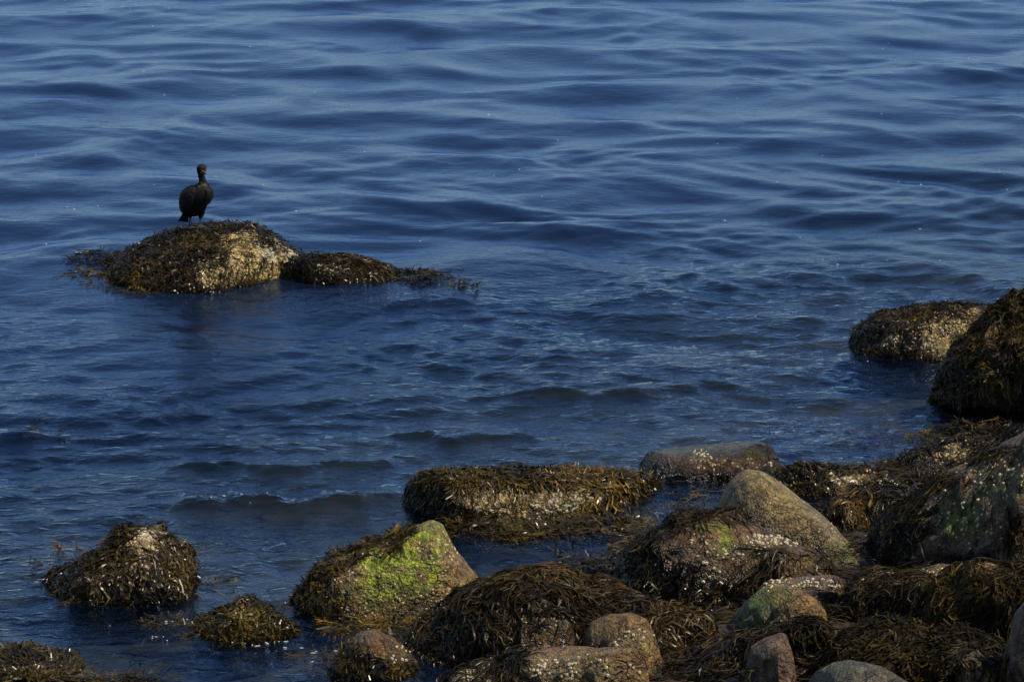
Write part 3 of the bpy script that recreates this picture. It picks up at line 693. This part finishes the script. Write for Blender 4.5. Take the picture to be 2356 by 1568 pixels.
# right hand heap
rock('boulder', 'moss green and rust boulder with a rounded top beside the dark pool',
     [(1655,1470),(1680,1412),(1720,1366),(1780,1341),(1840,1350),(1880,1380),(1902,1412),(1915,1465)], 1455, .30, 'ochre', n=2.1, rough=.05, facets=5,
     weed=[(1800,1462,90,12,.8)], weed_n=2200, barn=[(1790,1345,70,12,.5)], barn_d=700, algae=[(1720,1400,50,50),(1770,1370,50,30,.8),(1680,1440,30,30)], lime=[(1770,1375,40,22,.35)], ochre=[(1850,1400,60,40,.7)], weed_kw=ASCD)
rock('boulder', 'flat brown slab with a line of cream barnacles behind the mossy boulder',
     [(1715,1410),(1745,1352),(1770,1336),(1850,1329),(1930,1326),(1962,1346),(1975,1410)], 1405, .30, 'pink', n=2.5, rough=.03, facets=2,
     weed=[(1900,1385,60,25)], weed_n=2500, barn=[(1850,1345,90,14),(1790,1345,40,10)], barn_d=1000, barn_r=(.009,.014), weed_kw=[sh(ASCD, .8)], singles=40)
rock('large_rock', 'long dark weed-draped rock reaching into the sea at right, sparkling with barnacles',
     [(1928,832),(1947,790),(1978,755),(2035,724),(2110,706),(2180,698),(2260,701),(2330,706),(2400,720),(2450,800)], 800, .80, 'pink', n=2.4, rough=.09, facets=8,
     weed='all', weed_n=1500, bare=[(2200,775,85,50,.9),(2060,780,50,30,.8),(2250,725,50,20,.9),(2120,760,40,20,.6)], barn=[(2190,780,85,50,.9),(2070,785,50,40,.7),(2130,820,110,18,.7),(2250,725,30,14,.6)], barn_d=2200, barn_r=(.008,.014),
     ochre=[(2130,770,160,60,.35)], weed_kw=[sh(FUCD, .9, L=(.08,.18)), sh(FUC, .4)])
rock('large_rock', 'tall dark weed-shaggy rock at the right edge, black under its overhang',
     [(2128,940),(2145,882),(2180,842),(2220,790),(2270,737),(2320,692),(2360,667),(2420,640),(2500,650),(2570,800),(2600,930)], 925, .75, 'brown', n=2.3, under=.25, rough=.10, facets=8,
     weed='all', weed_n=2000, bare=[(2290,790,30,50,.85),(2300,920,80,40),(2230,830,25,20,.7)], barn=[(2352,830,12,25,.6)], barn_d=700, ochre=[(2290,790,40,50,.5)], weed_kw=[sh(FUCD, .9, L=(.08,.19)), sh(FUC, .5, L=(.08,.18))])
rock('boulder', 'white barnacled hump below the overhanging dark rock at right',
     [(2022,1125),(2060,1067),(2110,1037),(2180,1016),(2260,1000),(2340,985),(2420,975),(2460,1110)], 1085, .45, 'brown', n=2.2, rough=.05,
     weed='all', weed_n=2600, bare=[(2200,1040,50,22)], barn=[(2195,1040,55,24),(2280,1018,40,14,.7)], barn_d=2200, weed_kw=[sh(FUCD, .8), sh(ASCD, .4)])
rock('large_rock', 'huge mottled pink and green boulder at the right edge, weed hanging down its left side',
     [(1962,1310),(2000,1242),(2060,1192),(2130,1142),(2200,1092),(2270,1057),(2340,1012),(2420,970),(2520,985),(2580,1300)], 1285, .70, 'pink', n=2.4, rough=.075, facets=8,
     weed=[(2030,1220,60,55),(2105,1170,40,60,.85),(2180,1105,60,12,.9),(2335,1220,25,35,.7),(2300,1040,60,8,.8),(2200,1285,90,12,.7)], weed_n=2500, barn=[(2180,1160,60,50,.6),(2300,1090,80,50,.7),(2250,1200,70,50,.5)], barn_d=600, barn_r=(.008,.014),
     algae=[(2220,1190,60,60,.6),(2290,1120,60,40,.4)], lime=[(2200,1200,40,50,.2)], weed_kw=[sh(ASCD, .7), sh(FUCD, .45)], singles=60)
rock('weedy_rock', 'weed mound with golden brown hanging strands right of the pale boulder',
     [(1872,1240),(1900,1182),(1940,1142),(2000,1119),(2060,1123),(2110,1150),(2160,1220)], 1205, .38, 'dark', n=2.1,
     weed='all', weed_n=2700, barn=[(2040,1180,30,14,.4)], barn_d=500, weed_kw=[sh(ASCD, .6), sh(ASC, .4), sh(ASCG, 1.1, [(1955,1185,60,60)])])
rock('weedy_rock', 'strand-draped rock with barnacled grey crest right of the mossy boulder',
     [(1895,1430),(1930,1372),(1980,1332),(2030,1315),(2110,1319),(2160,1350),(2190,1420)], 1400, .36, 'grey', n=2.2,
     weed=[(1960,1380,60,60),(2060,1370,100,55),(2150,1390,60,60)], weed_n=3200, bare=[(2060,1322,60,12,.8)], barn=[(2040,1340,70,24,.9)], barn_d=1000, weed_kw=[sh(ASC, .8), sh(ASCD, .4)], singles=30)
rock('weedy_rock', 'tall heap of brown strands over an orange-topped rock at the right edge',
     [(2070,1485),(2110,1392),(2160,1342),(2220,1312),(2260,1287),(2320,1291),(2420,1300),(2470,1480)], 1460, .50, 'ochre', n=2.3,
     weed='all', weed_n=3100, bare=[(2290,1305,55,22),(2330,1330,40,20,.6)], barn=[(2290,1360,40,16,.5)], barn_d=700, ochre=[(2290,1310,60,30)], weed_kw=[sh(ASC, .8), sh(BRN, .35), sh(ASCD, .3)])
rock('weedy_rock', 'dark tangle of weed on rocks between the mossy boulder and the pink boulder',
     [(1475,1590),(1540,1512),(1620,1480),(1700,1456),(1760,1442),(1840,1432),(1900,1450),(1935,1580)], 1535, .38, 'dark', n=2.3,
     weed='all', weed_n=3200, weed_kw=[sh(ASCD, .7), sh(ASC, .5)])
rock('weedy_rock', 'dark wrack bank across the bottom right above the grey boulder',
     [(1815,1580),(1880,1482),(1950,1442),(2050,1427),(2150,1442),(2250,1470),(2330,1500),(2420,1580)], 1560, .45, 'dark', n=2.4,
     weed='all', weed_n=3200, barn=[(2130,1480,40,14,.3)], barn_d=400, weed_kw=[sh(ASCD, .6), sh(FUCD, .6, L=(.12,.26)), sh(FUC, .2)])
rock('boulder', 'angular bare pink boulder among the weed near the bottom edge',
     [(1705,1600),(1728,1492),(1760,1470),(1800,1458),(1826,1466),(1838,1502),(1846,1600)], 1590, .28, 'pink', n=2.7, rough=.04, facets=7,
     weed=[(1720,1560,16,40,.6)], weed_n=1500, weed_kw=ASCD)
rock('boulder', 'smooth bare grey boulder cut by the bottom edge',
     [(1835,1625),(1870,1556),(1920,1526),(1960,1518),(2020,1530),(2090,1556),(2135,1590),(2150,1640)], 1655, .40, 'grey', n=2.3, rough=.04, facets=6, algae=[(2060,1540,50,14,.5)])
rock('boulder', 'bare pinkish boulder cut by the right edge near the corner',
     [(2308,1620),(2320,1482),(2336,1420),(2370,1382),(2450,1380),(2510,1620)], 1605, .35, 'pink', n=2.5, rough=.03, facets=3, weed=[(2330,1560,20,60,.6)], weed_n=1500, weed_kw=ASCD)

rock('boulder', 'low barnacled brown stone showing through weed left of the orange-brown boulder',
     [(1165,1440),(1200,1412),(1250,1405),(1300,1412),(1340,1440)], 1530, .22, 'brown', n=2.3, rough=.06, facets=6, nx=70, nt=44,
     weed=[(1250,1405,80,12),(1185,1440,30,30,.8)], weed_n=3200, barn=[(1260,1430,60,14,.6)], barn_d=900, weed_kw=[sh(ASC, .8, L=(.10,.25)), sh(ASCD, .4, L=(.10,.25))])
rock('stone', 'ochre barnacled stone showing in the dark wrack bank at bottom right',
     [(2185,1545),(2210,1512),(2250,1500),(2290,1512),(2315,1550)], 1590, .20, 'ochre', n=2.5, rough=.06, facets=8, nx=60, nt=40,
     weed=[(2215,1515,35,22),(2285,1515,30,20),(2250,1502,50,9)], weed_n=3200, barn=[(2250,1520,40,14,.7)], barn_d=900, weed_kw=[sh(ASCD, .8, L=(.10,.25))])
rock('stone', 'rusty stone wedged between the strand-draped rock and the huge mottled boulder',
     [(2095,1345),(2120,1312),(2165,1298),(2215,1306),(2245,1345)], 1385, .22, 'brown', n=2.4, rough=.06, facets=8, nx=60, nt=40,
     weed=[(2120,1318,25,18,.8),(2225,1322,25,16,.8)], weed_n=2600, barn=[(2170,1318,40,12,.6)], barn_d=900, ochre=[(2170,1310,50,20,.5)], weed_kw=[sh(ASC, .8, L=(.10,.25))])

# ------------------------------------------------------------------ weed lying on the shore ground
def shore_weed():
    nx, ny = 120, 120
    xs = np.linspace(-2.2, 6.5, nx); ys = np.linspace(22.5, 36, ny)
    X, Y = np.meshgrid(xs, ys); x, y = X.ravel(), Y.ravel(); z = ground_z(x, y)
    P = np.stack([x, y, z], 1); i = np.arange(nx * ny).reshape(ny, nx)
    F = np.stack([i[:-1, :-1], i[:-1, 1:], i[1:, 1:], i[1:, :-1]], -1).reshape(-1, 4)
    b = BVHTree.FromPolygons([tuple(v) for v in P], [tuple(int(q) for q in f) for f in F])
    k = 26000
    sx = rng.uniform(-2.2, 6.5, k); sy = rng.uniform(22.5, 36, k); sz = ground_z(sx, sy)
    px, py = project(np.stack([sx, sy, sz], 1))
    ok = (sz > -.10) & (px > 850) & (px < 2450) & (py < 1640)
    sp, sn = [], []
    for a, c, e in zip(sx[ok].tolist(), sy[ok].tolist(), sz[ok].tolist()):
        loc, nor, _, _ = b.find_nearest((a, c, e)); sp.append(tuple(loc)); sn.append(tuple(nor))
    sp, sn = np.array(sp), np.array(sn); q1, q2 = (sp[::2], sn[::2]), (sp[1::2], sn[1::2])
    o = weed_object('seaweed', [make_fronds(q1, b, seed=5, lift=(.01, .10), **ASCD), make_fronds(q2, b, seed=6, lift=(.01, .10), **ASC)], sea_bed)
    tag(o, kind='stuff')
shore_weed()

# ------------------------------------------------------------------ floating weed mats
def mat_weed(label, ells, count, pal='olive', depth=(-.05, .02), L=(.10, .24), W=(.010, .018), up=0.0, seed=1):
    r = random.Random(seed); sp, sn = [], []
    for (cx, cy, rx, ry, f) in ells:
        for _ in range(int(count * f)):
            a = r.uniform(0, 6.283); q = r.random() ** .7
            p = at(cx + rx * q * math.cos(a), cy + ry * q * math.sin(a))
            sp.append((p.x, p.y, r.uniform(*depth))); sn.append(tuple(Vector((r.gauss(0, .10), r.gauss(0, .10) - up, 1)).normalized()))
    sp, sn = np.array(sp), np.array(sn); sp[:, 2] += sea_z(sp[:, 0].copy(), sp[:, 1].copy())[0]
    o = weed_object('seaweed_mat', [make_fronds((sp, sn), None, L=L, W=W, spread=1.0, grav=0.0, lift=(0, .004), pal=pal, water=False, seed=seed, fork=True, swirl=.3, zf=.12, n_seg=4)])
    tag(o, label, 'seaweed', kind=None)
    return o
mat_weed('brown wrack floating off the left flank of the sea rock', [(215,602,60,14,.5),(255,632,75,24,.9),(330,658,60,12,.4),(170,628,45,10,.12)], 520, 'olive', seed=21)
mat_weed('dark weed tips breaking the surface beyond the low ledge right of the sea rock', [(1000,643,60,8,.5),(1075,660,35,7,.25),(960,655,40,8,.3)], 260, 'dark', depth=(-.04, .05), seed=22)
mat_weed('olive wrack awash in front of the long flat rock', [(1230,1222,190,16,1.0),(1100,1215,90,16,.4),(1420,1205,110,22,.45),(1470,1245,60,10,.2)], 900, 'olive', depth=(-.05, .04), seed=23)
mat_weed('submerged brown wrack trailing left of the lone weedy rock', [(180,1275,60,30,.6),(120,1300,50,20,.4),(240,1250,60,14,.3)], 330, 'brown', depth=(-.09, -.005), seed=24)
mat_weed('sunken wrack behind the right shoulder of the lone weedy rock', [(430,1265,45,10,.5)], 140, 'olive', depth=(-.07, .01), seed=45)
mat_weed('loose wrack floating just right of the lone weedy rock', [(485,1330,50,12,.4)], 140, 'olive', depth=(-.07, .01), seed=25)
mat_weed('small scattered wrack tufts drifting in open water at far left', [(85,966,16,3,.2),(75,990,22,5,.35),(140,985,50,6,.2),(170,1005,60,10,.3)], 110, 'olive', depth=(-.05, .015), L=(.05, .12), W=(.008, .014), seed=26)
mat_weed('olive wrack just under the surface left of the small pointed mound', [(400,1425,60,14,.7),(470,1445,30,10,.3)], 200, 'olive', depth=(-.08, .01), seed=27)
mat_weed('strip of wrack awash along the bottom left edge', [(150,1562,130,10,.6),(290,1562,110,8,.4),(90,1540,70,16,.4)], 620, 'olive', depth=(-.04, .04), seed=28)
mat_weed('golden wrack in the shallow channel below the green boulder', [(880,1432,90,14,.8),(790,1425,40,16,.3),(740,1490,30,8,.2)], 360, 'gold', depth=(-.10, -.01), seed=29)
mat_weed('curled wrack fronds floating left of the barnacle-ringed boulder', [(1385,1300,45,14,.6),(1450,1275,50,18,.4),(1330,1290,60,10,.15)], 260, 'olive', depth=(-.04, .05), seed=30)
mat_weed('submerged brown weed patch off the dark overhanging rock', [(1790,968,110,8,.5),(2000,985,120,14,.5),(1900,950,90,8,.2)], 380, 'brown', depth=(-.12, -.03), seed=31)
mat_weed('weed fringe awash under the dark overhanging rock', [(2240,985,90,14,.7),(2130,1000,60,10,.3)], 330, 'olive', depth=(-.05, .04), seed=32)
mat_weed('scattered wrack tips between the wet rock and the pale boulder', [(1560,1105,20,6,.15),(1560,1165,90,25,.35),(1600,1130,50,12,.2)], 170, 'olive', depth=(-.06, .03), seed=33)

# ------------------------------------------------------------------ foam flecks and painted sun glints
def foam():
    r = random.Random(4); V, F = [], []
    def fleck(px, py, sx, sy):
        p = at(px, py); k = 9; z = sea_h(p.x, p.y) + .003; b = len(V); ph = r.uniform(0, 6)
        V.append((p.x, p.y, z + .003))
        for i in range(k):
            a = 6.283 * i / k; q = r.uniform(.55, 1.25)
            V.append((p.x + sx * q * math.cos(a), p.y + sy * q * math.sin(a), z - .003))
        for i in range(k): F.append((b, b + 1 + i, b + 1 + (i + 1) % k))
    for _ in range(60):
        py = r.uniform(0, 640) ; s = r.uniform(.004, .010)
        fleck(r.uniform(-60, 2420), py, s * 1.8, s * 1.4)
    for _ in range(22):
        s = r.uniform(.003, .008); fleck(r.uniform(1300, 2420), r.uniform(560, 860), s * 1.6, s)
    for (cx, cy, rx, ry, k) in ((610, 1470, 110, 5, 12), (720, 1490, 60, 5, 7), (400, 1425, 40, 6, 5), (370, 1460, 30, 8, 5), (540, 1155, 70, 7, 5)):  # last group: pale flecks standing in for sun glints on the wave crest
        for _ in range(k):
            s = r.uniform(.002, .008); fleck(cx + r.gauss(0, .5) * rx, cy + r.gauss(0, .5) * ry, s * 2.4, s * .7)
    o = mesh_np('sea_foam_and_glints', np.array(V), np.array(F), M_FOAM_GLINTS)
    tag(o, 'scattered white foam flecks drifting on the water, a few standing in for sun glints', 'foam', kind='stuff')
foam()

# ------------------------------------------------------------------ the cormorant
def cormorant():
    Y0 = at(450, 614).y
    bx, bz = on_plane(447, 519, Y0)
    k = .567e-3
    def pt(zx, zy, y): return Vector(((zx - 730) * k, y, (1430 - zy) * k * 1.02))
    root_loc = Vector((bx, Y0 - .02, bz))
    rows = [  # zy, left, right, depth offset, depth radius
        (1262, 640, 730, .050, .022), (1235, 540, 860, .045, .055), (1190, 492, 925, .040, .085), (1120, 482, 955, .030, .105), (1030, 478, 990, .018, .120),
        (930, 480, 1050, .005, .130), (840, 496, 1092, -.005, .130), (760, 540, 1085, -.012, .122), (690, 622, 1052, -.018, .104), (635, 745, 1036, -.024, .076),
        (595, 838, 1022, -.030, .052), (545, 846, 992, -.036, .042), (480, 836, 963, -.042, .036), (420, 826, 958, -.048, .036), (375, 816, 975, -.054, .042),
        (335, 808, 998, -.060, .052), (295, 805, 1005, -.062, .056), (258, 824, 988, -.062, .050), (230, 858, 955, -.062, .032), (216, 892, 920, -.062, .010)]
    zy = np.array([q[0] for q in rows], float); lf = np.array([q[1] for q in rows], float); rt = np.array([q[2] for q in rows], float)
    yo = np.array([q[3] for q in rows]); dr = np.array([q[4] for q in rows])
    n, m = 74, 36
    tt = np.interp(np.linspace(0, len(rows) - 1, n), np.arange(len(rows)), zy)
    o_ = np.argsort(zy)
    def ip(a): 
        v = np.interp(tt, zy[o_], a[o_])
        for _ in range(3): v = np.concatenate([v[:1], (v[:-2] + 2 * v[1:-1] + v[2:]) / 4, v[-1:]])
        return v
    L_, R_, yo_, dr_ = ip(lf), ip(rt), ip(yo), ip(dr)
    ang = np.linspace(0, 2 * math.pi, m, endpoint=False)
    xc = ((L_ + R_) / 2 - 730) * k; a_ = (R_ - L_) / 2 * k
    def surf(i, th, s=1.0):
        return np.array([xc[i] + s * a_[i] * math.cos(th), yo_[i] + s * dr_[i] * math.sin(th), (1430 - tt[i]) * k * 1.02])
    V = np.array([surf(i, t) for i in range(n) for t in ang]); F = []
    for i in range(n - 1):
        for j in range(m): F.append((i * m + j, i * m + (j + 1) % m, (i + 1) * m + (j + 1) % m, (i + 1) * m + j))
    V += ((fbm(V, 45, 3) - .5) * .006)[:, None]
    c = np.tile(np.array([[.0035, .0034, .0036]]), (len(V), 1))
    hgt = V[:, 2]; head = sstep(.56, .62, hgt); c = c * (1 - head[:, None]) + np.array([[.013, .010, .008]]) * head[:, None]
    nb = np.exp(-((hgt - .475) / .045) ** 2) * sstep(.5, .66, fbm(V, 40, 3)) * (V[:, 1] < 0)
    c = c * (1 - nb[:, None]) + np.array([[.085, .066, .055]]) * nb[:, None]
    m_f = attr_mat('black_plumage', .7, .5, 90)
    [n for n in m_f.node_tree.nodes if n.type == 'BSDF_PRINCIPLED'][0].inputs['Specular IOR Level'].default_value = .18
    body = mesh_np('cormorant', V, np.array(F + [tuple(range(4))]), m_f, None, c)
    body.location = root_loc
    tag(body, 'black cormorant standing upright on the weedy rock out at sea, head turned right', 'bird')
    # folded wings: feathered shells lying on the body
    def wing(t0, t1, z_top, z_bot, brown, lift):
        nu_, nv_ = 22, 18; VV = []; cc = []
        for i in range(nu_):
            f = i / (nu_ - 1); zrow = z_top + (z_bot - z_top) * f
            ii = int(np.argmin(np.abs(tt - zrow)))
            for j in range(nv_):
                g = j / (nv_ - 1); th = t0 + (t1 - t0) * g
                edge = min(1, 5 * min(g, 1 - g)) * min(1, 5 * min(f + .05, 1.02 - f)) ; edge = max(0, edge) ** .5
                ripple = .004 * math.sin(f * 40 + 3 * math.sin(g * 9)) * edge
                p = surf(ii, th); ctr = np.array([xc[ii], yo_[ii], p[2]]); nn = p - ctr; nn /= np.linalg.norm(nn) + 1e-9
                p = p + nn * (lift * edge * (1 - .3 * f) + ripple - .004 * (1 - edge)); p[2] = (1430 - zrow) * k * 1.02
                VV.append(p)
                b = brown * .6 * (.5 + .5 * math.sin(f * 34 + 4 * math.sin(g * 11))) * (1 - .6 * f)
                cc.append((.004 + .030 * b, .004 + .024 * b, .004 + .019 * b))
        FF = [(i * nv_ + j, i * nv_ + j + 1, (i + 1) * nv_ + j + 1, (i + 1) * nv_ + j) for i in range(nu_ - 1) for j in range(nv_ - 1)]
        o = mesh_np('wing', np.array(VV), np.array(FF), m_f, body, np.array(cc))
        sol = o.modifiers.new('thickness', 'SOLIDIFY'); sol.thickness = .006; sol.offset = -1
        return o
    wing(R(150), R(262), 655, 1165, 1.0, .016)
    wing(R(-52), R(28), 690, 1015, .5, .014)
    # tail: stiff feathers in a fan
    tb = []
    def slab(name, ps, w0, w1, th, mat, col, par):
        """a tapering flat bar through points"""
        VV, FF = [], []
        for q, p in enumerate(ps):
            w = w0 + (w1 - w0) * q / (len(ps) - 1)
            for sx_, sy_ in ((-1, -1), (1, -1), (1, 1), (-1, 1)): VV.append((p[0] + sx_ * w, p[1] + sy_ * th, p[2]))
        for q in range(len(ps) - 1):
            for e in range(4): FF.append((q * 4 + e, q * 4 + (e + 1) % 4, q * 4 + 4 + (e + 1) % 4, q * 4 + 4 + e))
        FF.append((3, 2, 1, 0)); e = 4 * (len(ps) - 1); FF.append((e, e + 1, e + 2, e + 3))
        return VV, FF
    VV, FF = [], []
    for i in range(7):
        f = i / 6
        ps = [pt(560 + 60 * f, 1120, .075 + .012 * f), pt(500 + 85 * f, 1250, .095 + .01 * f), pt(415 + 165 * f, 1378 + 14 * f, .115)]
        v, f4 = slab('', ps, .018, .011, .003 , None, None, None); b = len(VV); VV += v; FF += [tuple(q + b for q in t) for t in f4]
    tail = mesh_np('tail', np.array(VV), np.array(FF), m_f, body, np.tile(np.array([[.007, .007, .007]]), (len(VV), 1)), smooth=False)
    # legs and webbed feet
    m_leg = simple_mat('grey_leg_skin', (.030, .032, .030), .5, 80, .3)
    def tube(ps, rad, kk=10):
        VV, FF = [], []
        for q, (p, rr) in enumerate(zip(ps, rad)):
            for e in range(kk):
                a = 6.283 * e / kk; VV.append((p[0] + rr * math.cos(a), p[1] + rr * math.sin(a), p[2]))
        for q in range(len(ps) - 1):
            for e in range(kk): FF.append((q * kk + e, q * kk + (e + 1) % kk, (q + 1) * kk + (e + 1) % kk, (q + 1) * kk + e))
        return VV, FF
    for (x_top, x_bot, yy, zb_) in ((655, 640, .03, 1428), (858, 852, -.005, 1408)):
        thv, thf = tube([pt(x_top + 10, 1170, yy), pt(x_top + 5, 1225, yy), pt(x_top, 1275, yy)], [.045, .034, .016])
        mesh_np('thigh', np.array(thv), np.array(thf), m_f, body, np.tile(np.array([[.007, .007, .007]]), (len(thv), 1)))
        lv, lf_ = tube([pt(x_top, 1262, yy), pt((x_top + x_bot) / 2 - 4, 1330, yy + .006), pt(x_bot, zb_ - 25, yy), pt(x_bot, zb_ + 4, yy)], [.013, .010, .010, .013])
        leg = mesh_np('leg', np.array(lv), np.array(lf_), m_leg, body)
        a = pt(x_bot, zb_ - 10, yy); tips = []
        for dx, dy in ((-.035, -.085), (.012, -.105), (.055, -.095), (.085, -.055)): tips.append(Vector((a.x + dx, a.y + dy, a.z - .014)))
        FV = [tuple(a)] ; 
        for q, t in enumerate(tips):
            FV.append(tuple(t))
            if q < 3: mid = (t + tips[q + 1]) / 2; FV.append(tuple(a.lerp(mid, .82)))
        nF = len(FV); FV += [(x_, y_, z_ - .010) for x_, y_, z_ in FV]
        FF = [(0, q, q + 1) for q in range(1, nF - 1)] + [(nF, nF + q + 1, nF + q) for q in range(1, nF - 1)]
        for q in range(nF): 
            q2 = (q + 1) % nF; FF += [(q, nF + q, nF + q2), (q, nF + q2, q2)]
        mesh_np('foot', np.array(FV), np.array(FF), m_leg, leg, smooth=False)
    # bill, pouch, eyes
    def bill(name, ps, rad, mat):
        v, f4 = [], []; kk = 8
        for q, (p, (rx, rz)) in enumerate(zip(ps, rad)):
            for e in range(kk):
                a = 6.283 * e / kk; v.append((p[0] + rx * math.cos(a) * .5, p[1] + rx * math.cos(a) * .85, p[2] + rz * math.sin(a)))
        for q in range(len(ps) - 1):
            for e in range(kk): f4.append((q * kk + e, q * kk + (e + 1) % kk, (q + 1) * kk + (e + 1) % kk, (q + 1) * kk + e))
        return mesh_np(name, np.array(v), np.array(f4), mat, body)
    m_bill = simple_mat('grey_bill', (.075, .070, .060), .4, 90, .3)
    m_low = simple_mat('yellow_bill', (.17, .12, .045), .45, 90, .3)
    m_or = simple_mat('orange_skin', (.22, .060, .012), .5, 90, .3)
    m_eye = simple_mat('red_eye', (.16, .02, .008), .2, 90, .2)
    bill('upper_bill', [pt(925, 335, -.100), pt(960, 352, -.118), pt(990, 368, -.134), pt(1010, 382, -.145), pt(1018, 402, -.148)], [(.016, .012), (.012, .010), (.008, .008), (.007, .007), (.002, .003)], m_bill)
    bill('lower_bill', [pt(922, 358, -.098), pt(955, 374, -.116), pt(985, 390, -.130), pt(1004, 400, -.140)], [(.013, .008), (.010, .006), (.006, .005), (.002, .002)], m_low)
    def ball(name, p, sx_, sy_, sz_, mat):
        bm = bmesh.new(); bmesh.ops.create_uvsphere(bm, u_segments=14, v_segments=10, radius=1)
        for v in bm.verts: v.co = Vector((v.co.x * sx_, v.co.y * sy_, v.co.z * sz_)) + p
        me = bpy.data.meshes.new(name); bm.to_mesh(me); bm.free(); me.materials.append(mat)
        for pl in me.polygons: pl.use_smooth = True
        o = bpy.data.objects.new(name, me); C.objects.link(o); o.parent = body
    ball('throat_pouch', pt(912, 368, -.090), .020, .020, .018, m_or)
    ball('eye', pt(920, 311, -.112), .008, .008, .006, m_eye)
    ball('eye', pt(988, 312, -.092), .008, .008, .006, m_eye)
cormorant()
